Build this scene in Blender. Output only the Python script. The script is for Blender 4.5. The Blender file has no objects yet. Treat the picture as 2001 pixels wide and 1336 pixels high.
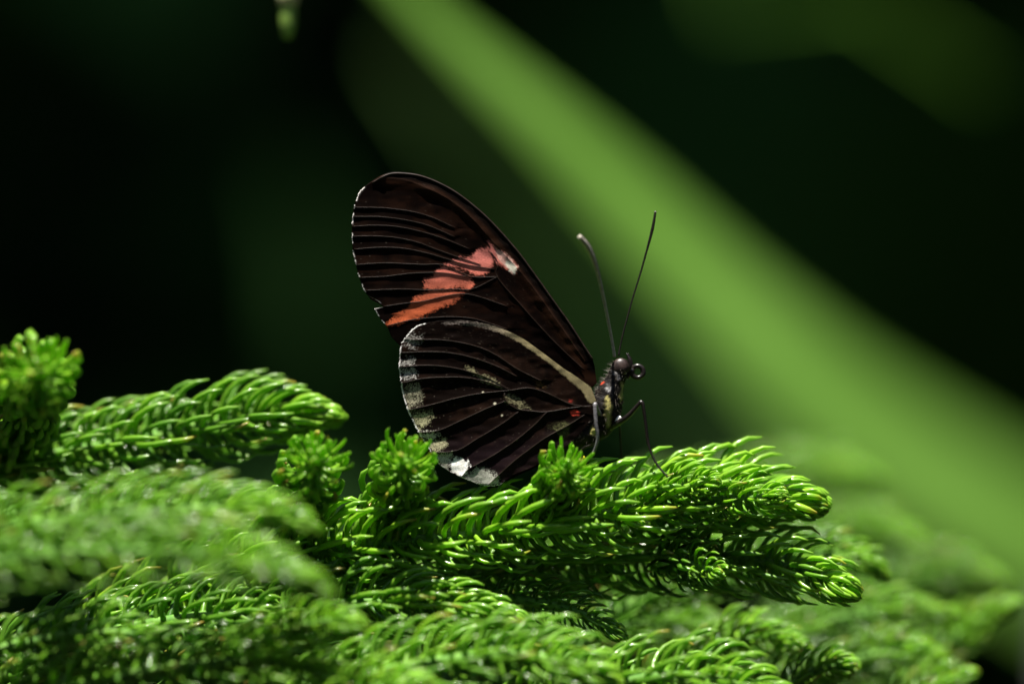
import bpy, math, random
import numpy as np
from mathutils import Vector, Matrix

# ------------------------------------------------------------------ camera, sky, sun, exposure
MM = 0.001
FOC = 0.687                      # metres from lens to the butterfly
K = 123.6 / 2001.0               # millimetres of the focal plane per photograph pixel
sc = bpy.context.scene
col = sc.collection
cam_d = bpy.data.cameras.new('camera')
cam = bpy.data.objects.new('camera', cam_d)
col.objects.link(cam)
cam.location = (0, -FOC, 0)
cam.rotation_euler = (math.pi / 2, 0, 0)
cam_d.sensor_width = 36.0
cam_d.lens = 200.0
cam_d.clip_start = 0.01
cam_d.clip_end = 400.0
cam_d.dof.use_dof = True
cam_d.dof.focus_distance = FOC - 0.0005
cam_d.dof.aperture_fstop = 5.6
sc.camera = cam

SUN_DIR = Vector((-0.10, -0.15, 0.98)).normalized()     # towards the sun
elev = math.asin(SUN_DIR.z)
azim = math.atan2(SUN_DIR.x, SUN_DIR.y)
world = bpy.data.worlds.new('World')
sc.world = world
world.use_nodes = True
nt = world.node_tree
sky = nt.nodes.new('ShaderNodeTexSky')
sky.sky_type = 'NISHITA'
sky.sun_disc = False
sky.sun_elevation = elev
sky.sun_rotation = azim
nt.links.new(sky.outputs[0], nt.nodes['Background'].inputs[0])
nt.nodes['Background'].inputs[1].default_value = 0.05
sun_d = bpy.data.lights.new('sun', 'SUN')
sun_d.energy = 5.0
sun_d.angle = math.radians(0.53)
sun_d.color = (1.0, 0.95, 0.87)
sun = bpy.data.objects.new('sun', sun_d)
col.objects.link(sun)
sun.rotation_euler = (-SUN_DIR).to_track_quat('-Z', 'Y').to_euler()
sun.location = SUN_DIR * 3

sc.view_settings.view_transform = 'Standard'
sc.view_settings.look = 'None'
sc.view_settings.exposure = 1.95
sc.view_settings.gamma = 1.0
sc.cycles.use_denoising = True
sc.cycles.max_bounces = 8
sc.cycles.diffuse_bounces = 4
sc.cycles.glossy_bounces = 3
sc.cycles.transmission_bounces = 6
sc.cycles.sample_clamp_indirect = 6.0

rng = np.random.default_rng(11)
random.seed(11)


def P(px, py, d=0.0):
    """A point d millimetres behind the focal plane, seen at a photograph pixel (metres)."""
    k = K * MM * (1 + d * MM / FOC)
    return Vector(((px - 1000.5) * k, d * MM, -(py - 668.0) * k))


# ------------------------------------------------------------------ materials
def new_mat(name):
    m = bpy.data.materials.new(name)
    m.use_nodes = True
    return m, m.node_tree, m.node_tree.nodes['Principled BSDF']


def node(nt, typ, **kw):
    n = nt.nodes.new(typ)
    for k, v in kw.items():
        setattr(n, k, v)
    return n


def mixcol(nt, fac, a, b, blend='MIX'):
    n = node(nt, 'ShaderNodeMix', data_type='RGBA', blend_type=blend)
    for sock, v in ((n.inputs[0], fac), (n.inputs[6], a), (n.inputs[7], b)):
        if hasattr(v, 'links'):
            nt.links.new(v, sock)
        else:
            sock.default_value = v if not isinstance(v, tuple) else (*v, 1)
    return n.outputs[2]


def noise(nt, scale, detail=2.0, coord=None, rough=0.5):
    n = node(nt, 'ShaderNodeTexNoise')
    n.inputs['Scale'].default_value = scale
    n.inputs['Detail'].default_value = detail
    n.inputs['Roughness'].default_value = rough
    if coord is None:
        g = node(nt, 'ShaderNodeNewGeometry')
        coord = g.outputs['Position']
    nt.links.new(coord, n.inputs['Vector'])
    return n.outputs['Fac']


def ramp(nt, fac, stops):
    n = node(nt, 'ShaderNodeValToRGB')
    e = n.color_ramp.elements
    while len(e) < len(stops):
        e.new(0.5)
    for el, (p, c) in zip(e, stops):
        el.position = p
        el.color = (*c, 1) if len(c) == 3 else c
    nt.links.new(fac, n.inputs[0])
    return n.outputs[0]


def needle_material(name, per_object):
    m, nt, b = new_mat(name)
    if per_object:
        oi = node(nt, 'ShaderNodeObjectInfo')
        tint = oi.outputs['Color']
    else:
        a = node(nt, 'ShaderNodeAttribute', attribute_name='tint')
        tint = a.outputs['Color']
    sp = node(nt, 'ShaderNodeSeparateColor')
    nt.links.new(tint, sp.inputs[0])
    al = node(nt, 'ShaderNodeAttribute', attribute_name='along')
    # red channel: youth, green channel: chance, blue channel: dry tip
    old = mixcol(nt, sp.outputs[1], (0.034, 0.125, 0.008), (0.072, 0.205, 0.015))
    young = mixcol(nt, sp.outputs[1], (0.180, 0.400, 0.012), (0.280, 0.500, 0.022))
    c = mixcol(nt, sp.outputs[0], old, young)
    mot = noise(nt, 900.0, 3.0)
    c = mixcol(nt, ramp(nt, mot, [(0.35, (0, 0, 0)), (0.75, (0.35, 0.35, 0.35))]), c, (0.10, 0.24, 0.03))
    tipf = ramp(nt, al.outputs['Fac'], [(0.0, (0.0, 0.0, 0.0)), (0.72, (0.05, 0.05, 0.05)), (0.93, (0.5, 0.5, 0.5)), (1.0, (0.75, 0.75, 0.75))])
    tipc = mixcol(nt, sp.outputs[2], (0.20, 0.36, 0.045), (0.42, 0.26, 0.06))
    c = mixcol(nt, tipf, c, tipc)
    nt.links.new(c, b.inputs['Base Color'])
    b.inputs['Roughness'].default_value = 0.30
    b.inputs['Specular IOR Level'].default_value = 0.25
    rn = noise(nt, 2500.0, 2.0)
    rr = node(nt, 'ShaderNodeMapRange')
    rr.inputs['To Min'].default_value = 0.34
    rr.inputs['To Max'].default_value = 0.55
    nt.links.new(rn, rr.inputs[0])
    nt.links.new(rr.outputs[0], b.inputs['Roughness'])
    bump = node(nt, 'ShaderNodeBump')
    bump.inputs['Strength'].default_value = 0.25
    bump.inputs['Distance'].default_value = 0.00008
    nt.links.new(noise(nt, 3500.0, 2.0), bump.inputs['Height'])
    nt.links.new(bump.outputs[0], b.inputs['Normal'])
    b.inputs['Coat Weight'].default_value = 0.5
    b.inputs['Coat Roughness'].default_value = 0.14
    b.inputs['Coat IOR'].default_value = 1.5
    tr = node(nt, 'ShaderNodeBsdfTranslucent')
    sat = mixcol(nt, 1.0, c, (1.25, 1.35, 0.55), 'MULTIPLY')
    nt.links.new(sat, tr.inputs['Color'])
    mx = node(nt, 'ShaderNodeMixShader')
    mx.inputs[0].default_value = 0.50
    nt.links.new(b.outputs[0], mx.inputs[1])
    nt.links.new(tr.outputs[0], mx.inputs[2])
    nt.links.new(mx.outputs[0], nt.nodes['Material Output'].inputs['Surface'])
    return m


def leaf_material(name, c0, c1, trans=0.25, rough=0.4, scale=30.0, spec=0.25):
    m, nt, b = new_mat(name)
    f = noise(nt, scale, 4.0)
    c = mixcol(nt, ramp(nt, f, [(0.3, (0, 0, 0)), (0.7, (1, 1, 1))]), c0, c1)
    nt.links.new(c, b.inputs['Base Color'])
    b.inputs['Roughness'].default_value = rough
    b.inputs['Specular IOR Level'].default_value = spec
    tr = node(nt, 'ShaderNodeBsdfTranslucent')
    nt.links.new(c, tr.inputs['Color'])
    mx = node(nt, 'ShaderNodeMixShader')
    mx.inputs[0].default_value = trans
    nt.links.new(b.outputs[0], mx.inputs[1])
    nt.links.new(tr.outputs[0], mx.inputs[2])
    nt.links.new(mx.outputs[0], nt.nodes['Material Output'].inputs['Surface'])
    return m


def plain_material(name, c0, c1, rough=0.5, scale=1500.0, spec=0.5, bump=0.0, bscale=None):
    m, nt, b = new_mat(name)
    f = noise(nt, scale, 4.0)
    c = mixcol(nt, ramp(nt, f, [(0.3, (0, 0, 0)), (0.7, (1, 1, 1))]), c0, c1)
    nt.links.new(c, b.inputs['Base Color'])
    b.inputs['Roughness'].default_value = rough
    b.inputs['Specular IOR Level'].default_value = spec
    if bump:
        bp = node(nt, 'ShaderNodeBump')
        bp.inputs['Strength'].default_value = 0.6
        bp.inputs['Distance'].default_value = bump
        nt.links.new(noise(nt, bscale or scale, 3.0), bp.inputs['Height'])
        nt.links.new(bp.outputs[0], b.inputs['Normal'])
    return m


def pattern_material(name, rough=0.55, spec=0.35, sheen=0.0, grain=9000.0):
    m, nt, b = new_mat(name)
    a = node(nt, 'ShaderNodeAttribute', attribute_name='pattern')
    f = noise(nt, grain, 2.0, rough=0.7)
    g = ramp(nt, f, [(0.25, (0.55, 0.55, 0.55)), (0.75, (1.35, 1.35, 1.35))])
    c = mixcol(nt, 1.0, a.outputs['Color'], g, 'MULTIPLY')
    nt.links.new(c, b.inputs['Base Color'])
    b.inputs['Roughness'].default_value = rough
    b.inputs['Specular IOR Level'].default_value = spec
    if sheen:
        b.inputs['Sheen Weight'].default_value = sheen
        b.inputs['Sheen Roughness'].default_value = 0.35
    bp = node(nt, 'ShaderNodeBump')
    bp.inputs['Strength'].default_value = 0.5
    bp.inputs['Distance'].default_value = 0.00005
    nt.links.new(f, bp.inputs['Height'])
    nt.links.new(bp.outputs[0], b.inputs['Normal'])
    return m


M_NEEDLE = needle_material('needle_green', True)
M_NEEDLE_MASS = needle_material('needle_green_mass', False)
M_STEM = plain_material('shoot_stem', (0.05, 0.14, 0.018), (0.10, 0.20, 0.03), 0.7, 800.0, 0.15, bump=0.0001)
M_BARK = plain_material('limb_bark', (0.05, 0.035, 0.02), (0.12, 0.09, 0.06), 0.85, 300.0, bump=0.0008)
M_WING = pattern_material('wing_scales', 0.55, 0.02)
M_BODY = pattern_material('body_scales', 0.55, 0.12)
M_VEIN = plain_material('wing_vein', (0.006, 0.0032, 0.002), (0.018, 0.011, 0.008), 0.5, 2500.0, 0.15)
M_CHITIN = plain_material('dark_chitin', (0.004, 0.003, 0.0026), (0.011, 0.008, 0.006), 0.30, 2500.0, 0.35, 0.00003)
M_GREYLEG = plain_material('grey_scaled_leg', (0.06, 0.057, 0.06), (0.14, 0.133, 0.14), 0.42, 3000.0, 0.5, 0.00004)
M_GREYANT = plain_material('grey_antenna', (0.17, 0.155, 0.12), (0.32, 0.30, 0.24), 0.5, 3000.0, 0.4, 0.00004)
M_EYE = plain_material('compound_eye', (0.010, 0.006, 0.005), (0.045, 0.030, 0.025), 0.4, 1500.0, 0.3)
M_FUZZ = plain_material('body_fuzz', (0.012, 0.009, 0.007), (0.10, 0.085, 0.06), 0.6, 2600.0, 0.3)
M_PALE = plain_material('pale_scales', (0.5, 0.48, 0.42), (0.75, 0.74, 0.70), 0.5, 3000.0)

# ------------------------------------------------------------------ helpers


def tag(o, label=None, cat=None, group=None, kind=None):
    for k, v in (('label', label), ('category', cat), ('group', group), ('kind', kind)):
        if v:
            o[k] = v
    return o


def empty(name, loc):
    o = bpy.data.objects.new(name, None)
    o.empty_display_size = 0.005
    o.location = loc
    col.objects.link(o)
    return o


def mesh_np(name, verts, faces, mat, smooth=True):
    me = bpy.data.meshes.new(name)
    verts = np.asarray(verts, dtype=np.float32)
    if isinstance(faces, np.ndarray):
        n, k = faces.shape
        me.vertices.add(len(verts))
        me.vertices.foreach_set('co', verts.ravel())
        me.loops.add(n * k)
        me.loops.foreach_set('vertex_index', faces.astype(np.int32).ravel())
        me.polygons.add(n)
        me.polygons.foreach_set('loop_start', np.arange(0, n * k, k, dtype=np.int32))
        me.update(calc_edges=True)
        me.validate()
    else:
        me.from_pydata([tuple(map(float, v)) for v in verts], [], faces)
        me.update()
    if smooth:
        me.polygons.foreach_set('use_smooth', np.ones(len(me.polygons), dtype=bool))
    if mat:
        me.materials.append(mat)
    return me


def link(name, me, parent=None, base=None):
    """Links a mesh given in world coordinates; base is the parent's world position."""
    o = bpy.data.objects.new(name, me)
    col.objects.link(o)
    if parent is not None:
        o.parent = parent
        if base is not None:
            o.matrix_basis = Matrix.Translation(-base)
    return o


def add_attr(me, name, typ, data):
    a = me.attributes.new(name, typ, 'POINT')
    if typ == 'FLOAT':
        a.data.foreach_set('value', np.asarray(data, dtype=np.float32))
    else:
        c = np.ones((len(data), 4), dtype=np.float32)
        c[:, :3] = data
        a.data.foreach_set('color', c.ravel())


def catmull(pts, n):
    """Evenly spaced points (n+1) along a smooth curve through pts (numpy, any dimension)."""
    p = np.asarray([tuple(q) for q in pts], dtype=float)
    q = np.vstack([2 * p[0] - p[1], p, 2 * p[-1] - p[-2]])
    out = []
    for i in range(len(p) - 1):
        t = np.linspace(0, 1, 24, endpoint=False)[:, None]
        a, b, c, d = q[i], q[i + 1], q[i + 2], q[i + 3]
        out.append(0.5 * ((2 * b) + (-a + c) * t + (2 * a - 5 * b + 4 * c - d) * t ** 2 + (-a + 3 * b - 3 * c + d) * t ** 3))
    out = np.vstack(out + [p[-1:]])
    s = np.r_[0, np.cumsum(np.linalg.norm(np.diff(out, axis=0), axis=1))]
    si = np.linspace(0, s[-1], n + 1)
    return np.stack([np.interp(si, s, out[:, j]) for j in range(out.shape[1])], 1), s[-1]


def frames(c):
    """Tangents and parallel-transported normals along a polyline."""
    t = np.gradient(c, axis=0)
    t /= np.linalg.norm(t, axis=1)[:, None]
    n = np.zeros_like(t)
    up = np.array([0, 0, 1.0]) if abs(t[0, 2]) < 0.9 else np.array([0, -1.0, 0])
    v = up - t[0] * up.dot(t[0])
    n[0] = v / np.linalg.norm(v)
    for i in range(1, len(c)):
        v = n[i - 1] - t[i] * n[i - 1].dot(t[i])
        n[i] = v / np.linalg.norm(v)
    return t, n, np.cross(t, n)


def tube(c, r, sides=8, squash=1.0, cap=True):
    """Tube through points c with radii r: verts, quad/tri faces."""
    c = np.asarray(c, float)
    t, n, b = frames(c)
    r = np.asarray(r, float)
    a = np.linspace(0, 2 * np.pi, sides, endpoint=False)
    v = c[:, None, :] + r[:, None, None] * (np.cos(a)[None, :, None] * n[:, None, :] + squash * np.sin(a)[None, :, None] * b[:, None, :])
    v = v.reshape(-1, 3)
    f = []
    m = len(c)
    for i in range(m - 1):
        for j in range(sides):
            k = (j + 1) % sides
            f.append((i * sides + j, i * sides + k, (i + 1) * sides + k, (i + 1) * sides + j))
    if cap:
        v = np.vstack([v, c[:1], c[-1:]])
        p0, p1 = len(v) - 2, len(v) - 1
        for j in range(sides):
            k = (j + 1) % sides
            f.append((k, j, p0))
            f.append(((m - 1) * sides + j, (m - 1) * sides + k, p1))
    return v, f


def vnoise(x, y, seed=0):
    """Smooth value noise, 0..1."""
    xi, yi = np.floor(x).astype(np.int64), np.floor(y).astype(np.int64)
    fx, fy = x - xi, y - yi
    fx, fy = fx * fx * (3 - 2 * fx), fy * fy * (3 - 2 * fy)

    def h(a, b):
        n = (a * 374761393 + b * 668265263 + seed * 974634541) & 0x7fffffff
        n = ((n ^ (n >> 13)) * 1274126177) & 0x7fffffff
        return ((n ^ (n >> 16)) & 0xffff) / 65535.0
    return (h(xi, yi) * (1 - fx) + h(xi + 1, yi) * fx) * (1 - fy) + (h(xi, yi + 1) * (1 - fx) + h(xi + 1, yi + 1) * fx) * fy


def sstep(a, b, x):
    t = np.clip((x - a) / (b - a), 0, 1)
    return t * t * (3 - 2 * t)


# ------------------------------------------------------------------ the ground behind and the shade over it
M_SOIL = plain_material('dark_soil', (0.006, 0.006, 0.004), (0.015, 0.013, 0.009), 0.95, 8.0, 0.05)
gn = 60
gx = np.sign(np.linspace(-1, 1, gn)) * np.abs(np.linspace(-1, 1, gn)) ** 3 * 60
gy = -20 + np.linspace(0, 1, gn) ** 1.6 * 90
GX, GY = np.meshgrid(gx, gy)
bank = sstep(1.9, 4.2, GY) * 3.2 + sstep(4.2, 30, GY) * 4
GZ = -1.2 + bank + 0.25 * (vnoise(GX * 1.3 + 50, GY * 1.3 + 50, 3) - 0.5)
gv = np.stack([GX, GY, GZ], -1).reshape(-1, 3)
ii = np.arange(gn - 1)
q = (ii[:, None] * gn + ii[None, :]).ravel()
gf = np.stack([q, q + 1, q + gn + 1, q + gn], 1)
tag(link('ground', mesh_np('ground', gv, gf, M_SOIL)), kind='structure')


def leaf_template(nl=5, bend=0.25):
    """A pointed leaf along +X, unit length, folded on its midrib."""
    v, f = [], []
    for i in range(nl + 1):
        s = i / nl
        w = 0.30 * math.sin(math.pi * min(1, s * 0.97 + 0.03)) ** 0.8
        z = -bend * s * s
        v += [(s, -w, z + w * 0.35), (s, 0, z), (s, w, z + w * 0.35)]
    for i in range(nl):
        a = 3 * i
        f += [(a, a + 3, a + 4, a + 1), (a + 1, a + 4, a + 5, a + 2)]
    return np.array(v), np.array(f)


def scatter(name, tpl, mats, mat, **kw):
    """Joins transformed copies of a template (verts, quads) into one mesh."""
    tv, tf = tpl
    mats = np.asarray(mats)
    v = np.einsum('nij,vj->nvi', mats[:, :, :3], tv) + mats[:, None, :, 3]
    f = tf[None] + (np.arange(len(mats)) * len(tv))[:, None, None]
    return mesh_np(name, v.reshape(-1, 3), f.reshape(-1, tf.shape[1]), mat, **kw)


def rand_leaf_mats(pos, size, up=0.5, spread=1.0, heading=None):
    out = []
    for p in pos:
        h = rng.normal(size=3) * spread + (heading if heading is not None else 0)
        h /= np.linalg.norm(h)
        u = rng.normal(size=3) * 0.6 + np.array([0, 0, up * 2])
        u -= h * u.dot(h)
        u /= np.linalg.norm(u)
        s = size * rng.uniform(0.6, 1.3)
        m = np.zeros((3, 4))
        m[:, 0], m[:, 1], m[:, 2], m[:, 3] = h * s, np.cross(u, h) * s, u * s, p
        out.append(m)
    return out


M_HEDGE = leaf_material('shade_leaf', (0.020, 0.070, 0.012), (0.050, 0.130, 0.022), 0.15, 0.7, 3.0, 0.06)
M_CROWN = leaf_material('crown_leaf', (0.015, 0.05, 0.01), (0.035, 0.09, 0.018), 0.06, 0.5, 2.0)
tpl = leaf_template()
pos = np.stack([rng.uniform(-3.2, 3.2, 3600), 1.35 + rng.random(3600) ** 1.5 * 1.5, rng.uniform(-1.1, 1.7, 3600)], 1)
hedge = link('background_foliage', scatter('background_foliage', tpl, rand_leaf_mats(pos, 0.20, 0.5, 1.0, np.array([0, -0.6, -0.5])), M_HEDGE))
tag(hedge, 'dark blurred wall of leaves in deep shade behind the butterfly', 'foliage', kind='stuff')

# tree added with its crown out of view, to keep the background dark
tree = tag(empty('added_shade_tree', (1.9, 2.9, 0.2)), 'added tree whose dense unseen crown shades the background', 'tree')
tb = Vector(tree.location)
tc, _ = catmull([(1.9, 2.9, 0.0), (1.75, 2.75, 1.0), (1.4, 2.3, 2.0), (0.9, 1.8, 2.8)], 14)
v, f = tube(tc, np.linspace(0.16, 0.07, 15), 10)
link('trunk', mesh_np('trunk', v, f, M_BARK), tree, tb)
for e in ((-1.2, 0.9, 2.3), (0.3, 0.6, 2.2), (2.3, 1.1, 2.6)):
    lc, _ = catmull([(1.45, 2.35, 1.9), tuple(np.array((1.45, 2.35, 2.1)) * 0.5 + np.array(e) * 0.5 + np.array((0, 0, 0.15))), e], 10)
    v, f = tube(lc, np.linspace(0.07, 0.02, 11), 8)
    link('limb', mesh_np('limb', v, f, M_BARK), tree, tb)
n = 9500
pos = np.stack([rng.uniform(-3.4, 3.4, n), rng.uniform(0.80, 4.2, n), 1.75 + rng.random(n) * 1.5], 1)
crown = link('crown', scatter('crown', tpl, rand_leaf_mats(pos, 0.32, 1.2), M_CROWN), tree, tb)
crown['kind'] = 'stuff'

# unseen hedge added behind the viewer and at both ends, blocking low sky light
hn = 5200
side_pos = []
while len(side_pos) < hn:
    a = rng.uniform(0, 2 * math.pi)
    r_ = rng.uniform(2.9, 4.0)
    p_ = np.array([r_ * math.cos(a) * 1.1, -0.2 + r_ * math.sin(a), rng.uniform(-1.1, 2.6)])
    if p_[1] < 1.2:
        side_pos.append(p_)
o = link('added_hedge', scatter('added_hedge', tpl, rand_leaf_mats(np.array(side_pos), 0.34, 0.7), M_CROWN))
tag(o, 'dense dark hedge added out of view to block low sky light', 'foliage', kind='stuff')

# ------------------------------------------------------------------ the strap-leaved plant far behind
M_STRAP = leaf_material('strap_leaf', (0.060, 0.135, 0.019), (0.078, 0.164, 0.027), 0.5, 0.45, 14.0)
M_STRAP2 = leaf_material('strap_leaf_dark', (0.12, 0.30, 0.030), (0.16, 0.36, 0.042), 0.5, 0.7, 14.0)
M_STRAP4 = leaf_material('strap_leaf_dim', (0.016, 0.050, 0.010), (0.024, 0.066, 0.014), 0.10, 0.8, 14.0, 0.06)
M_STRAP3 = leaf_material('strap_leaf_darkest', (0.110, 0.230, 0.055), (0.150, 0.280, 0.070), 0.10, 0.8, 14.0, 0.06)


def strap(name, pts, halfw, mat, parent, base, face, nseg=60):
    """A long folded strap leaf; halfw in mm along the pts, face the direction its blade looks towards."""
    c, ln = catmull(pts, nseg)
    hw = np.interp(np.linspace(0, 1, nseg + 1), np.linspace(0, 1, len(halfw)), halfw) * MM
    t = np.gradient(c, axis=0)
    t /= np.linalg.norm(t, axis=1)[:, None]
    fdir = np.array(face, float)
    nrm = fdir[None] - t * (t @ fdir)[:, None]
    nrm /= np.linalg.norm(nrm, axis=1)[:, None]
    w = np.cross(t, nrm)
    across = np.linspace(-1, 1, 9)
    lift = 0.28 * np.abs(across) ** 1.3
    v = (c[:, None] + hw[:, None, None] * (across[None, :, None] * w[:, None] + lift[None, :, None] * nrm[:, None])).reshape(-1, 3)
    m = 9
    f = [(i * m + j, i * m + j + 1, (i + 1) * m + j + 1, (i + 1) * m + j) for i in range(nseg) for j in range(m - 1)]
    return link(name, mesh_np(name, v, f, mat), parent, base)


sp_base = Vector((0.19, 0.62, -1.2))
plant = tag(empty('strap_leaf_plant', sp_base), 'blurred plant with long strap leaves crossing diagonally behind the butterfly', 'plant')
root = tuple(sp_base)
o = strap('leaf', [root, (0.28, 0.72, -0.8), (0.31, 0.78, -0.30), P(2560, 1330, 760), P(2230, 1120, 720), P(1930, 975, 640), P(1665, 790, 530), P(1420, 570, 380), P(1150, 300, 280), P(815, 0, 200), P(640, -190, 180), P(420, -400, 170)],
          [14, 18, 27, 34, 38, 37, 32, 25, 16.5, 10, 6, 0.5], M_STRAP, plant, sp_base, (0.16, -0.48, -0.85), 90)
o['label'] = 'bright sunlit strap leaf running diagonally across the picture'
strap('leaf', [root, (0.12, 0.80, -0.7), (0.11, 0.84, -0.3), P(1620, 1150, 860), P(1400, 850, 850), P(1170, 590, 830), P(1010, 400, 800), P(900, 250, 780), P(800, 100, 780)],
      [10, 18, 24, 28, 28, 24, 17, 9, 1], M_STRAP3, plant, sp_base, (0.35, -0.9, -0.1))
strap('leaf', [(0.05, 0.85, 1.9), (0.02, 0.66, 1.0), (0.015, 0.54, 0.4), P(1350, -240, 480), P(1570, -60, 470), P(1730, 15, 465), P(1850, 95, 460), P(1920, 160, 460)],
      [3, 5, 6, 6.5, 6.5, 6, 4, 0.7], M_STRAP2, tree, tb, (0.2, -0.7, -0.55))
strap('leaf', [root, (0.02, 0.75, -0.8), (-0.05, 0.8, -0.4), P(600, 1100, 900), P(650, 850, 900), P(640, 680, 900), P(610, 500, 900), P(570, 330, 900)],
      [8, 14, 20, 26, 32, 32, 24, 1], M_STRAP4, plant, sp_base, (0.1, -1, -0.2))

# grey post at the far right edge
M_POST = plain_material('weathered_post', (0.05, 0.048, 0.048), (0.08, 0.078, 0.076), 0.9, 40.0, bump=0.002)
pb = P(2172, 1110, 230)
pc = [(pb.x, pb.y, -1.25), (pb.x, pb.y, -0.6), (pb.x, pb.y, pb.z - 0.008), (pb.x, pb.y, pb.z - 0.003), (pb.x, pb.y, pb.z)]
v, f = tube(pc, [0.0105, 0.0105, 0.0100, 0.0092, 0.006], 20)
tag(link('garden_post', mesh_np('garden_post', v, f, M_POST)), 'grey weathered post end blurred at the right edge behind the shoots', 'post')

# the vine end hanging at the top
M_VINE = plain_material('vine_green', (0.16, 0.27, 0.04), (0.22, 0.34, 0.06), 0.5, 300.0)
M_NODE = plain_material('vine_node', (0.34, 0.31, 0.13), (0.46, 0.42, 0.20), 0.6, 500.0)
top = P(562, -14000, 30)
vine_pts = [(P(562, 76, 30).x, 0.03, P(562, 76, 30).z), P(563, 40, 30), P(563, 0, 30), P(564, -60, 30), P(565, -160, 30), P(568, -360, 31), P(574, -760, 33), P(585, -1600, 38), P(600, -3200, 50), P(630, -6400, 80), P(690, -11000, 130), (0.0, 0.3, 1.9)]
vb = Vector(vine_pts[-1])
vine = tag(empty('hanging_vine', vb), 'thin green vine tip hanging down at the top edge', 'vine')
c, _ = catmull(vine_pts, 2200)
r = np.full(2201, 0.00105)
r[:4] = 0.0005, 0.00085, 0.0010, 0.00105
v, f = tube(c, r, 10)
link('stalk', mesh_np('stalk', v, f, M_VINE), vine, vb)
c, _ = catmull([P(563, 14, 30), P(563, 2, 30), P(564, -18, 30), P(564, -40, 30)], 8)
v, f = tube(c, [0.0010, 0.0012, 0.00135, 0.0014, 0.0014, 0.00135, 0.0013, 0.0012, 0.0010], 12)
o = link('node', mesh_np('node', v, f, M_NODE), vine, vb)
o['label'] = 'swollen cream coloured node'

# ------------------------------------------------------------------ pine needles
SIDES = 5


def needle_shape(a0, a1, ratio, rings=7, hook=0.0, twist=0.0):
    """Unit needle: leaves the stem along angle a0 from +X in the XZ plane and bends to a1 (degrees); tip hook."""
    s = np.linspace(0, 1, rings)
    ang = np.radians(a0 + (a1 - a0) * s ** 1.2 - hook * np.clip((s - 0.75) / 0.25, 0, 1) ** 1.5)
    dx, dz = np.cos(ang), np.sin(ang)
    x = np.r_[0, np.cumsum((dx[1:] + dx[:-1]) / 2)] / (rings - 1)
    z = np.r_[0, np.cumsum((dz[1:] + dz[:-1]) / 2)] / (rings - 1)
    y = twist * s ** 2
    w = np.interp(s, [0, 0.12, 0.35, 0.7, 0.88, 1], [1.15, 1.0, 1.0, 0.93, 0.74, 0.26]) * ratio / 2
    a = np.linspace(0, 2 * np.pi, SIDES, endpoint=False) + 0.3
    nx, nz = -np.sin(ang), np.cos(ang)
    v = np.zeros((rings, SIDES, 3))
    v[:, :, 0] = x[:, None] + w[:, None] * 0.92 * np.cos(a)[None] * nx[:, None]
    v[:, :, 2] = z[:, None] + w[:, None] * 0.92 * np.cos(a)[None] * nz[:, None]
    v[:, :, 1] = y[:, None] + w[:, None] * np.sin(a)[None]
    v = v.reshape(-1, 3)
    f = []
    for i in range(rings - 1):
        for j in range(SIDES):
            k = (j + 1) % SIDES
            f.append((i * SIDES + j, (i + 1) * SIDES + j, (i + 1) * SIDES + k, i * SIDES + k))
    al = np.repeat(s, SIDES)
    tip = np.array([[x[-1] + dx[-1] * 0.02, y[-1], z[-1] + dz[-1] * 0.02]])
    v = np.vstack([v, tip])
    al = np.r_[al, 1.0]
    t = len(v) - 1
    b = (rings - 1) * SIDES
    f4 = f + [(b + j, t, t, b + (j + 1) % SIDES) for j in range(SIDES)]
    faces = f + [(b + j, t, b + (j + 1) % SIDES) for j in range(SIDES)]
    return v, faces, np.array(f), al


VARIANTS = {}
# key: opening class 0 (wide) .. 4 (closed), 3 shapes each
OPEN = [(90, -38), (84, -12), (68, -18), (54, -28), (44, -50)]
RAT = [0.150, 0.087, 0.100, 0.16, 0.27]
for ci, ((a0, a1), rt) in enumerate(zip(OPEN, RAT)):
    for k in range(4):
        a0k, a1k = a0 + (k - 1.5) * 4, a1 + (k % 2) * 10 - 5
        v, faces, quads, al = needle_shape(a0k, a1k, rt, hook=(0, 14, 34, 6)[k], twist=(0.03, -0.05, 0.06, -0.02)[k])
        me = mesh_np('needle', v, faces, M_NEEDLE)
        add_attr(me, 'along', 'FLOAT', al)
        VARIANTS[(ci, k)] = (me, v, quads, al)


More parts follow.
